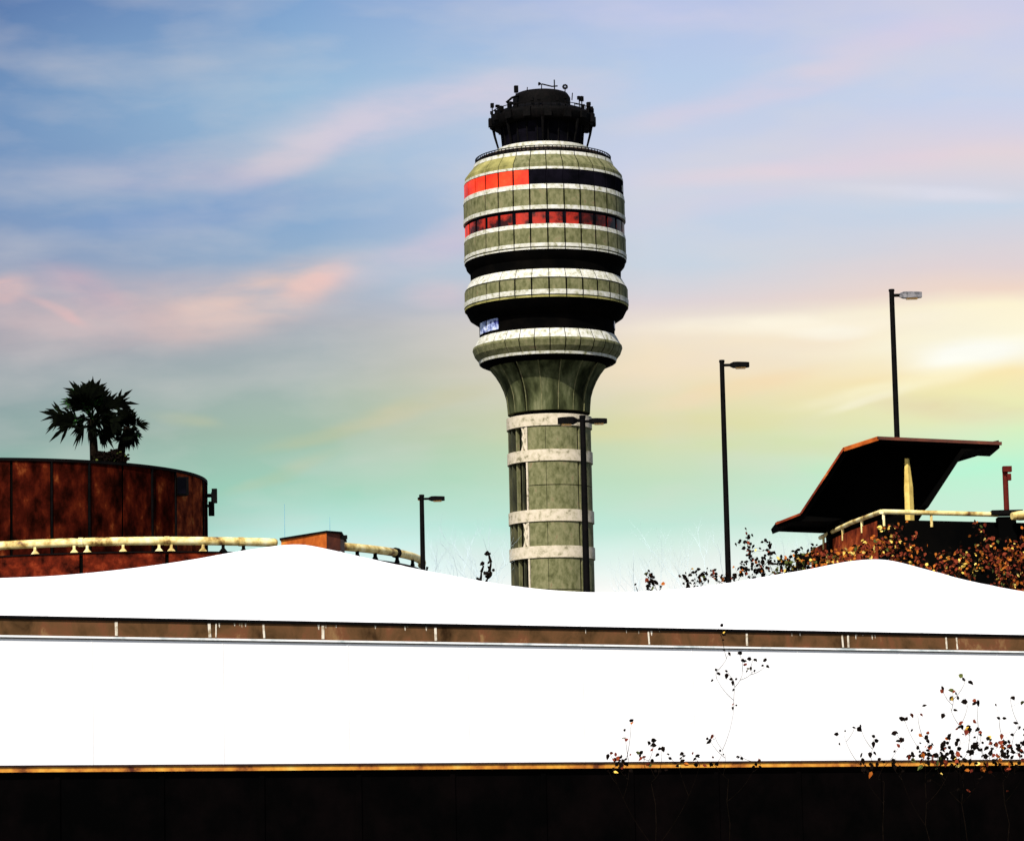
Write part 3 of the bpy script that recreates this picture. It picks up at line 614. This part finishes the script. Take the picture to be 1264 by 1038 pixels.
# shrubs in front of the white wall
FY = 50.0
def tips_(lst, Y=FY): return [P(x, y, Y + random.uniform(-.5, .5)) for x, y in lst]
def gr(px, Y=FY): q = P(px, 900, Y); return (q.x, q.y, 0)
dk_w = (14, 1.5, .2, .15, .4); lo_w = (11, 3, .5, .4, .7)
G1 = 'sparse shrubs before the white wall'
def low(a, b_, n, y0=934, y1=950): return [(random.uniform(a, b_), random.uniform(y0, y1)) for _ in range(n)]
twig_plant('shrub', 'sparse shrub starting the right hand clump, before the orange ledge', 'shrub', gr(1085), tips_([(1042, 908), (1055, 897), (1063, 899), (1078, 912), (1075, 930), (1112, 915), (1107, 906), (1116, 911)] + low(1062, 1092, 8)), .085, dk_w, per=2, group=G1)
twig_plant('shrub', 'low sparse shrub second from the left in the right hand clump', 'shrub', gr(1140), tips_([(1116, 886), (1133, 883), (1137, 904), (1144, 912), (1136, 926), (1142, 921), (1147, 925), (1158, 932), (1163, 925), (1150, 936)] + low(1100, 1180, 10)), .088, lo_w, per=2, extra=1, group=G1)
twig_plant('shrub', 'taller twiggy shrub third from the left in the right hand clump', 'shrub', gr(1185), tips_([(1164, 852), (1176, 855), (1173, 873), (1195, 867), (1206, 868), (1192, 838), (1185, 896), (1198, 898), (1173, 908), (1169, 917), (1208, 905), (1195, 925), (1204, 922), (1186, 914), (1180, 925)] + low(1150, 1215, 20, 925)), .088, lo_w, per=2, extra=1, group=G1)
twig_plant('shrub', 'twiggy shrub at the far right of the clump, densest low down', 'shrub', gr(1238), tips_([(1247, 860), (1234, 887), (1257, 893), (1252, 905), (1235, 903), (1220, 916), (1226, 922), (1211, 905), (1262, 915), (1236, 933), (1243, 928), (1258, 925), (1215, 935), (1246, 920), (1270, 900), (1275, 880)] + low(1205, 1275, 26, 915)), .088, lo_w, per=2, extra=1, group=G1)
twig_plant('shrub', 'low shrub just showing over the orange ledge left of the tall stem', 'shrub', gr(805), tips_([(772, 909), (753, 930), (779, 894), (802, 917), (817, 926), (807, 921), (790, 930), (795, 936), (845, 928), (858, 933), (828, 934)] + low(748, 868, 24, 932)), .075, lo_w, per=2, group=G1)
twig_plant('sapling', 'tall thin sapling whose tip crosses the brown fascia band', 'sapling', gr(897), tips_([(887, 775), (890, 783), (893, 796), (884, 829), (885, 838), (900, 803), (898, 828), (905, 838), (907, 848), (914, 809), (917, 815), (917, 829), (929, 814), (930, 828), (925, 826), (944, 822), (882, 907), (876, 912), (892, 925), (895, 931), (913, 931), (906, 872)] + low(880, 940, 5, 938)), .07, (12, 1, 0, .2, .5), stem_r=.0028, per=2, wander=.3)
# autumn shrubs behind the tent, before the right parapet
G2 = 'autumn shrubs between the tent roof and the right parapet'
def cloud(x0, x1, top, n, bot=735): return [(x, random.uniform(top(x), bot)) for x in [random.uniform(x0, x1) for _ in range(n)]]
def back_shrub(label, rx, pts, wts, ls=.17, Y=92, per=6, extra=5, sr=.006):
    ls *= .82; wts = (wts[0] * 3.0, wts[1] * 1.5, wts[2] * .9, wts[3] * .45, wts[4])
    q = P(rx, 720, Y); twig_plant('shrub', label, 'shrub', (q.x, Y, DZ), [P(x, y, Y + random.uniform(-.8, .8)) for x, y in pts], ls, wts, stem_r=sr, per=per, extra=extra, group=G2)
back_shrub('loose dark shrub at the foot of the lone street lamp, left of its pole', 860, [(801, 712), (806, 720), (846, 716), (858, 706), (862, 712), (866, 718), (872, 710), (880, 708), (886, 716), (850, 722), (893, 712)], (8, 1.5, 1.5, .6, .8), ls=.15, Y=92)
back_shrub('sprigged shrub right of the lone lamp pole, two bare topped sprigs', 930, [(922, 666), (923, 674), (926, 682), (928, 690), (920, 698), (950, 673), (952, 684), (950, 694), (915, 706), (935, 705), (942, 699), (960, 698), (930, 712), (905, 714), (966, 694), (945, 708), (960, 706)], (8, 1, 2, 2.2, .7), ls=.15, Y=92)
back_shrub('dense yellow and olive shrub left of the rusty parapet face', 985, cloud(962, 1012, lambda x: 686 - (x - 962) * .15, 38, 716), (5, 1.2, 1.5, 3, 4), ls=.16, Y=91)
back_shrub('orange and yellow leaved shrub against the rusty parapet face', 1050, cloud(1005, 1098, lambda x: 688 - (x - 1005) * .25, 56, 706) + [(1090, 652), (1098, 664), (1103, 660), (1095, 672), (1085, 676), (1107, 672)], (1.5, 4, 4, 4.5, .5), ls=.16, Y=90)
back_shrub('dark red and rust leaved shrub against the black parapet face', 1150, cloud(1100, 1185, lambda x: 672 + 12 * math.sin(x * .11), 54, 728) + [(1098, 652), (1105, 658), (1110, 650), (1122, 676)], (3, 6, 3, 2.2, .3), ls=.15, Y=90)
back_shrub('sparse yellow flecked shrub climbing beside the pier at the right', 1205, cloud(1178, 1225, lambda x: 676, 24, 730) + [(1204, 648), (1212, 655), (1217, 664), (1211, 670), (1222, 674), (1205, 680)], (3, 3, 2, 4.5, .5), ls=.14, Y=89.6)
back_shrub('dense red and orange shrub cut by the right edge of the picture', 1250, cloud(1226, 1290, lambda x: 670 - (x - 1226) * .25, 80, 735), (2.5, 6, 4, 2.2, .5), ls=.15, Y=89)

# ------------------------------------------------------------------ bare trees far off
def bare_tree(px, ytop, Y, label, mt, r0=.09, n=5, hw=1.5):
    q = P(px, 720, Y); top = P(px, ytop, Y).z; o = thing('bare_tree', label, 'tree', (q.x, Y, DZ if Y < 185 else 0), 'bare trees beyond the tent roof'); z0 = 7.4 if Y < 185 else 0
    b = MB(); h = top - z0; b.tube([(q.x, Y, z0), (q.x + .1, Y, z0 + h * .45)], [r0, r0 * .6], 6); b.build('trunk', mt, o)
    b = MB()
    def br(p, d, l, r, dep):
        pts = [p]; 
        for i in range(4): d = (d + Vector((random.gauss(0, .14), random.gauss(0, .14), .05))).normalized(); pts.append(pts[-1] + d * l / 4)
        b.tube(pts, [r, r * .85, r * .7, r * .55, r * .35], 4)
        if dep:
            for k in range(n - 2 if dep > 1 else n - 1):
                s = pts[random.randint(1, 4)]; dd = (d + Vector((random.uniform(-.8, .8), random.uniform(-.5, .5), random.uniform(0, .5)))).normalized(); br(s, dd, l * .62, r * .5, dep - 1)
    for k in range(n): br(Vector((q.x + .1, Y, z0 + h * (.38 + .07 * random.random()))), Vector((random.uniform(-.45, .45) * hw / 1.5, random.uniform(-.3, .3), 1)).normalized(), h * .36, r0 * .45, 3)
    b.build('branches', mt, o); return o
bare_tree(590, 662, 150, 'bare tree with pale blue grey twigs just left of the tower shaft', blue_bark, r0=.06, hw=.7)
bare_tree(552, 678, 160, 'bare pale blue grey tree right of the shortest street lamp', blue_bark, r0=.05)
bare_tree(800, 672, 150, 'bare pale tree right of the tower shaft, spreading twigs', blue_bark, r0=.05, hw=2)
bare_tree(868, 662, 165, 'bare pale tree behind the lone street lamp', blue_bark, r0=.05, hw=2)
bare_tree(1000, 655, 170, 'bare pale tree under the left tip of the shelter', blue_bark, r0=.05)
q = P(600, 720, 92); twig_plant('shrub', 'small dark sprig poking over the tent roof left of the tower', 'shrub', (q.x, 92, DZ), [P(x, y, 92) for x, y in ((597, 698), (594, 706), (591, 715), (603, 682), (606, 694), (604, 703), (602, 713), (607, 708))], .13, (10, 0, 0, 0, .3), stem_r=.03, per=2)
q = P(805, 720, 92); twig_plant('shrub', 'small dark sprig poking over the tent roof right of the tower', 'shrub', (q.x, 92, DZ), [P(x, y, 92) for x, y in ((801, 706), (804, 714), (807, 720), (818, 720), (785, 724), (798, 722))], .12, (10, 1, .5, 0, .3), stem_r=.012, per=2)

# ------------------------------------------------------------------ fan palms and bush behind the drum
def fan(b, base, d, pet, R, droop, mi):
    d = Vector(d).normalized(); hub = base + d * pet + Vector((0, 0, -droop * pet * .3)); b.tube([base, base.lerp(hub, .5) + Vector((0, 0, .06)), hub], [.035, .028, .02], 4, mi)
    side = d.cross(Vector((random.uniform(-.5, .5), -1, random.uniform(-.4, .4)))).normalized(); n = 15
    for i in range(n):
        t = -1.0 + 2.0 * i / (n - 1); v = (d * math.cos(t) + side * math.sin(t)).normalized(); L = R * (.5 + .5 * math.cos(t * .9)) * random.uniform(.6, 1.3); w = d.cross(v).cross(v).normalized() if abs(t) > .05 else side
        w = side * math.cos(t) - d * math.sin(t); w = w.normalized() * L * .075; tip = hub + v * L + Vector((0, 0, -droop * L * random.uniform(.1, .5))); mid = hub + v * L * .6
        b.add([hub, mid + w, tip, mid - w], [(0, 1, 2, 3)], mi)
def palm(px, pcy, pxb, Y, R, n, label, lo=-.55, elev_x=1.0, pet=.9, fr=.75):
    c = P(px, pcy, Y); base = P(pxb, 572, Y); o = thing('fan_palm', label, 'palm tree', (base.x, Y, DZ), 'fan palms above the rusty drum')
    b = MB(); b.tube([(base.x, Y, DZ), (base.x, Y, base.z - .3), (base.x * .6 + c.x * .4, Y, (base.z + c.z) / 2), (c.x, Y, c.z)], [.26, .2, .17, .15], 10); b.build('trunk', bark, o)
    b = MB()
    for i in range(n):
        an = 2 * PI * i * .381966; el = lo + (1.5 - lo) * ((i + .5) / n) ** 1.15 + random.uniform(-.25, .25); d = Vector((math.cos(an) * math.cos(el) * elev_x, math.sin(an) * math.cos(el), math.sin(el)))
        fan(b, c, d, pet * random.uniform(.3, 1.2) * R, fr * R * random.uniform(.8, 1.1), .35, 1 if random.random() < .10 else 0)
    b.build('crown', [frond_m, frond_g], o); return o
palm(113, 518, 117, 136, 1.22, 36, 'larger fan palm on the left with a wide ragged dark crown', lo=-.5, pet=.95, fr=.72)
palm(158, 527, 146, 137, .62, 16, 'smaller fan palm leaning at the right of the bigger one', lo=-1.0, elev_x=.7, pet=.7, fr=1.05)
bc = P(137, 566, 134.5); bu = thing('bush', 'small round dark bush at the foot of the fan palms', 'bush', (bc.x, bc.y, DZ))
b = MB()
for k in range(900):
    v = Vector((random.gauss(0, 1), random.gauss(0, 1), random.gauss(0, 1))).normalized() * random.uniform(.3, 1) ** .4
    leaf(b, bc + Vector((v.x * .72, v.y * .6, v.z * .30 + .07 * math.sin(v.x * 7))), .12, 0 if random.random() < .97 else 1)
b.build('foliage', [leaf_black, leaf_green], bu)
b = MB(); b.tube([(bc.x, bc.y, DZ), (bc.x, bc.y, bc.z)], .08, 6); b.build('trunk', bark, bu)

# ------------------------------------------------------------------ world: dusk-tinted sky with wisps, Nishita elsewhere
EXPO = 0.35
SUN_AZ = math.atan2(-.33, -.94); SUN_EL = math.radians(44)     # azimuth from +Y towards +X
w = bpy.data.worlds.new('World'); scene.world = w; w.use_nodes = True; nt = w.node_tree; N = nt.nodes; Lk = nt.links
for n_ in list(N): N.remove(n_)
out = N.new('ShaderNodeOutputWorld'); bg = N.new('ShaderNodeBackground'); Lk.new(bg.outputs[0], out.inputs[0])
tc_ = N.new('ShaderNodeTexCoord'); sep = N.new('ShaderNodeSeparateXYZ'); Lk.new(tc_.outputs['Generated'], sep.inputs[0])
def math_(op, a, b_=None, clamp=False):
    n_ = N.new('ShaderNodeMath'); n_.operation = op; n_.use_clamp = clamp
    for i, v in enumerate((a, b_)):
        if v is None: continue
        if isinstance(v, (int, float)): n_.inputs[i].default_value = v
        else: Lk.new(v, n_.inputs[i])
    return n_.outputs[0]
az = math_('ARCTAN2', sep.outputs['X'], sep.outputs['Y']); el = math_('ARCSINE', sep.outputs['Z'])
comb = N.new('ShaderNodeCombineXYZ'); Lk.new(az, comb.inputs[0]); Lk.new(el, comb.inputs[1])
# gentle warp
wn = N.new('ShaderNodeTexNoise'); wn.inputs['Scale'].default_value = 9; wn.inputs['Detail'].default_value = 4; mpw = N.new('ShaderNodeMapping'); mpw.inputs['Scale'].default_value = (1, 3.0, 1); mpw.inputs['Rotation'].default_value = (0, 0, -.12)
Lk.new(comb.outputs[0], mpw.inputs[0]); Lk.new(mpw.outputs[0], wn.inputs['Vector'])
vs1 = N.new('ShaderNodeVectorMath'); vs1.operation = 'SUBTRACT'; Lk.new(wn.outputs['Color'], vs1.inputs[0]); vs1.inputs[1].default_value = (.5, .5, .5)
vs2_ = N.new('ShaderNodeVectorMath'); vs2_.operation = 'MULTIPLY'; Lk.new(vs1.outputs[0], vs2_.inputs[0]); vs2_.inputs[1].default_value = (.035, .012, 0)
vsum = N.new('ShaderNodeVectorMath'); vsum.operation = 'ADD'; Lk.new(comb.outputs[0], vsum.inputs[0]); Lk.new(vs2_.outputs[0], vsum.inputs[1])
wc = vsum.outputs[0]; sepw = N.new('ShaderNodeSeparateXYZ'); Lk.new(wc, sepw.inputs[0])
ex = 2 ** (-EXPO)
def L3(c): return tuple(v * ex for v in lin(c))
EL0, EL1 = AE(632, 760)[1], AE(632, 0)[1]
def colramp(stops):
    st = sorted([((AE(632, y)[1] - EL0) / (EL1 - EL0), L3(c)) for y, c in stops]); return ramp(nt, [(max(0, min(1, p)), c) for p, c in st], 'EASE' if False else 'LINEAR')
mr = N.new('ShaderNodeMapRange'); mr.inputs['From Min'].default_value = EL0; mr.inputs['From Max'].default_value = EL1; Lk.new(sepw.outputs['Y'], mr.inputs['Value']); elf = mr.outputs[0]
cols = [
 (0, [(0, (90, 122, 172)), (120, (114, 148, 190)), (250, (122, 152, 192)), (320, (142, 158, 188)), (380, (166, 164, 178)), (450, (150, 163, 170)), (530, (142, 170, 165)), (620, (148, 200, 180)), (700, (190, 228, 215)), (760, (235, 245, 240))]),
 (380, [(0, (128, 164, 208)), (110, (152, 186, 216)), (200, (156, 186, 214)), (270, (140, 172, 207)), (340, (156, 179, 203)), (400, (168, 176, 186)), (460, (166, 180, 180)), (530, (164, 190, 172)), (590, (162, 212, 190)), (645, (182, 234, 224)), (700, (220, 246, 245)), (735, (253, 254, 252))]),
 (800, [(0, (178, 193, 230)), (100, (184, 204, 232)), (230, (205, 210, 230)), (330, (200, 212, 226)), (375, (222, 212, 215)), (410, (242, 228, 208)), (470, (240, 224, 190)), (530, (220, 220, 172)), (590, (196, 224, 194)), (650, (194, 232, 216)), (695, (232, 247, 240)), (730, (254, 254, 250))]),
 (1264, [(0, (205, 205, 230)), (140, (198, 210, 236)), (210, (225, 211, 220)), (270, (200, 213, 230)), (350, (225, 210, 212)), (378, (240, 215, 200)), (395, (254, 244, 212)), (440, (255, 250, 222)), (480, (250, 232, 180)), (530, (232, 238, 182)), (590, (190, 244, 212)), (640, (200, 240, 215)), (700, (240, 250, 240))])]
prev = None
for i, (x, st) in enumerate(cols):
    r = colramp(st); Lk.new(elf, r.inputs['Fac'])
    if prev is None: prev = r.outputs[0]; px_ = x; continue
    m1 = N.new('ShaderNodeMapRange'); m1.interpolation_type = 'SMOOTHSTEP' if i == 3 else 'LINEAR'; m1.inputs['From Min'].default_value = AE(px_, 400)[0]; m1.inputs['From Max'].default_value = AE(x, 400)[0]; Lk.new(sepw.outputs['X'], m1.inputs['Value'])
    mx = N.new('ShaderNodeMix'); mx.data_type = 'RGBA'; Lk.new(m1.outputs[0], mx.inputs['Factor']); Lk.new(prev, mx.inputs[6]); Lk.new(r.outputs[0], mx.inputs[7]); prev = mx.outputs[2]; px_ = x
# wisp noise shared by the clouds
cn = N.new('ShaderNodeTexNoise'); cn.inputs['Scale'].default_value = 26; cn.inputs['Detail'].default_value = 6; cn.inputs['Roughness'].default_value = .55
mpc = N.new('ShaderNodeMapping'); mpc.inputs['Scale'].default_value = (1, 3.6, 1); mpc.inputs['Rotation'].default_value = (0, 0, -.22); Lk.new(wc, mpc.inputs[0]); Lk.new(mpc.outputs[0], cn.inputs['Vector'])
cnr = N.new('ShaderNodeMapRange'); cnr.inputs['From Min'].default_value = .33; cnr.inputs['From Max'].default_value = .62; cnr.inputs['To Min'].default_value = .35; cnr.inputs['To Max'].default_value = 1; Lk.new(cn.outputs['Fac'], cnr.inputs['Value'])
def blob(x, y, rx, ry, ang, col, k, noisy=True):
    global prev
    a, e = AE(x, y); mp = N.new('ShaderNodeMapping'); mp.vector_type = 'TEXTURE'; mp.inputs['Location'].default_value = (a, e, 0); mp.inputs['Rotation'].default_value = (0, 0, math.radians(ang)); mp.inputs['Scale'].default_value = (rx / FPX, ry / FPX, 1)
    Lk.new(wc, mp.inputs[0]); ln = N.new('ShaderNodeVectorMath'); ln.operation = 'LENGTH'; Lk.new(mp.outputs[0], ln.inputs[0])
    m_ = N.new('ShaderNodeMapRange'); m_.interpolation_type = 'SMOOTHERSTEP'; m_.inputs['From Min'].default_value = 1; m_.inputs['From Max'].default_value = .05; m_.inputs['To Max'].default_value = k; Lk.new(ln.outputs['Value'], m_.inputs['Value'])
    f = m_.outputs[0]
    if noisy: f = math_('MULTIPLY', f, cnr.outputs[0])
    mx = N.new('ShaderNodeMix'); mx.data_type = 'RGBA'; Lk.new(f, mx.inputs['Factor']); Lk.new(prev, mx.inputs[6]); mx.inputs[7].default_value = (*L3(col), 1); prev = mx.outputs[2]
pink = (222, 188, 196); peach = (240, 205, 196)
blob(210, 208, 260, 48, 3, (186, 184, 206), .65); blob(370, 188, 200, 36, 20, (208, 197, 212), .75); blob(480, 150, 260, 58, 12, (212, 206, 222), .8); blob(640, 120, 200, 45, 3, (215, 205, 225), .7)
blob(150, 390, 400, 75, 3, (208, 186, 188), .75); blob(320, 372, 210, 60, 14, (228, 198, 188), .9); blob(400, 352, 90, 30, 28, (242, 200, 190), .8); blob(10, 358, 60, 22, 8, (238, 190, 182), .95); blob(60, 385, 60, 12, -28, (225, 185, 185), .7); blob(100, 360, 90, 40, -15, (215, 178, 188), .5)
blob(540, 300, 190, 38, 18, (205, 195, 215), .7); blob(250, 260, 280, 40, 8, (124, 156, 203), .5, False); blob(540, 360, 60, 30, 0, (215, 195, 205), .6)
blob(950, 110, 330, 36, 14, (220, 208, 224), .7); blob(820, 20, 260, 30, -3, (205, 205, 230), .6); blob(1130, 40, 240, 30, 6, (215, 206, 228), .6); blob(1020, 210, 330, 24, 4, (228, 210, 222), .7); blob(860, 262, 260, 20, 9, (214, 208, 226), .6)
blob(1150, 235, 200, 14, -3, (222, 222, 235), .7); blob(960, 270, 300, 30, 0, (190, 208, 230), .5)
blob(1000, 395, 300, 22, 0, (254, 246, 226), .9); blob(1030, 405, 90, 14, 0, (255, 254, 240), .8); blob(900, 440, 330, 40, 8, (248, 228, 200), .6); blob(1210, 436, 130, 30, 3, (255, 255, 244), 1.1, False); blob(1120, 474, 200, 20, 9, (255, 250, 215), .6); blob(1080, 492, 90, 10, 14, (255, 252, 225), .6)
blob(1190, 505, 150, 22, -10, (228, 212, 170), .75); blob(900, 480, 200, 22, 12, (246, 220, 180), .7); blob(800, 530, 260, 22, 3, (228, 218, 165), .55); blob(1000, 545, 260, 18, 0, (212, 224, 170), .6); blob(1180, 570, 110, 22, 0, (180, 250, 215), .6)
blob(420, 535, 150, 14, 10, (188, 196, 160), .6); blob(520, 505, 170, 18, 14, (205, 200, 165), .7); blob(340, 578, 120, 12, 16, (185, 200, 165), .5); blob(240, 520, 70, 14, -8, (190, 195, 165), .5)
blob(100, 640, 300, 60, 0, (120, 178, 162), .6, False)
vn = N.new('ShaderNodeTexNoise'); vn.inputs['Scale'].default_value = 20; vn.inputs['Detail'].default_value = 5; vn.inputs['Roughness'].default_value = .5; mpv = N.new('ShaderNodeMapping'); mpv.inputs['Scale'].default_value = (1, 3.2, 1); mpv.inputs['Rotation'].default_value = (0, 0, -.15); Lk.new(wc, mpv.inputs[0]); Lk.new(mpv.outputs[0], vn.inputs['Vector'])
vr = N.new('ShaderNodeMapRange'); vr.inputs['From Min'].default_value = .42; vr.inputs['From Max'].default_value = .72; vr.inputs['To Max'].default_value = .26; Lk.new(vn.outputs['Fac'], vr.inputs['Value'])
mx = N.new('ShaderNodeMix'); mx.data_type = 'RGBA'; Lk.new(vr.outputs[0], mx.inputs['Factor']); Lk.new(prev, mx.inputs[6]); mx.inputs[7].default_value = (*L3((226, 218, 214)), 1); prev = mx.outputs[2]
sky = N.new('ShaderNodeTexSky'); sky.sky_type = 'NISHITA'; sky.sun_disc = False; sky.sun_elevation = SUN_EL; sky.sun_rotation = SUN_AZ; sky.air_density = 1; sky.dust_density = 1.5
sk = N.new('ShaderNodeVectorMath'); sk.operation = 'SCALE'; sk.inputs['Scale'].default_value = .10; Lk.new(sky.outputs[0], sk.inputs[0])
dt = N.new('ShaderNodeVectorMath'); dt.operation = 'DOT_PRODUCT'; Lk.new(tc_.outputs['Generated'], dt.inputs[0]); dt.inputs[1].default_value = ray(632, 450).normalized()
mk = N.new('ShaderNodeMapRange'); mk.interpolation_type = 'SMOOTHSTEP'; mk.inputs['From Min'].default_value = math.cos(math.radians(50)); mk.inputs['From Max'].default_value = math.cos(math.radians(18)); Lk.new(dt.outputs['Value'], mk.inputs['Value'])
mx = N.new('ShaderNodeMix'); mx.data_type = 'RGBA'; Lk.new(mk.outputs[0], mx.inputs['Factor']); Lk.new(sk.outputs[0], mx.inputs[6]); Lk.new(prev, mx.inputs[7])
Lk.new(mx.outputs[2], bg.inputs['Color']); bg.inputs['Strength'].default_value = 1.0
# sun
sd = bpy.data.lights.new('sun', 'SUN'); sd.energy = 5.0; sd.angle = math.radians(.5); sd.color = (1, .95, .87); so = bpy.data.objects.new('sun', sd); C.objects.link(so)
sv = Vector((math.sin(SUN_AZ) * math.cos(SUN_EL), math.cos(SUN_AZ) * math.cos(SUN_EL), math.sin(SUN_EL))); so.rotation_euler = sv.to_track_quat('Z', 'Y').to_euler(); so.location = (0, 0, 60)
vs_ = scene.view_settings; vs_.view_transform = 'Standard'; vs_.look = 'None'; vs_.exposure = EXPO; vs_.gamma = 1; vs_.use_curve_mapping = False
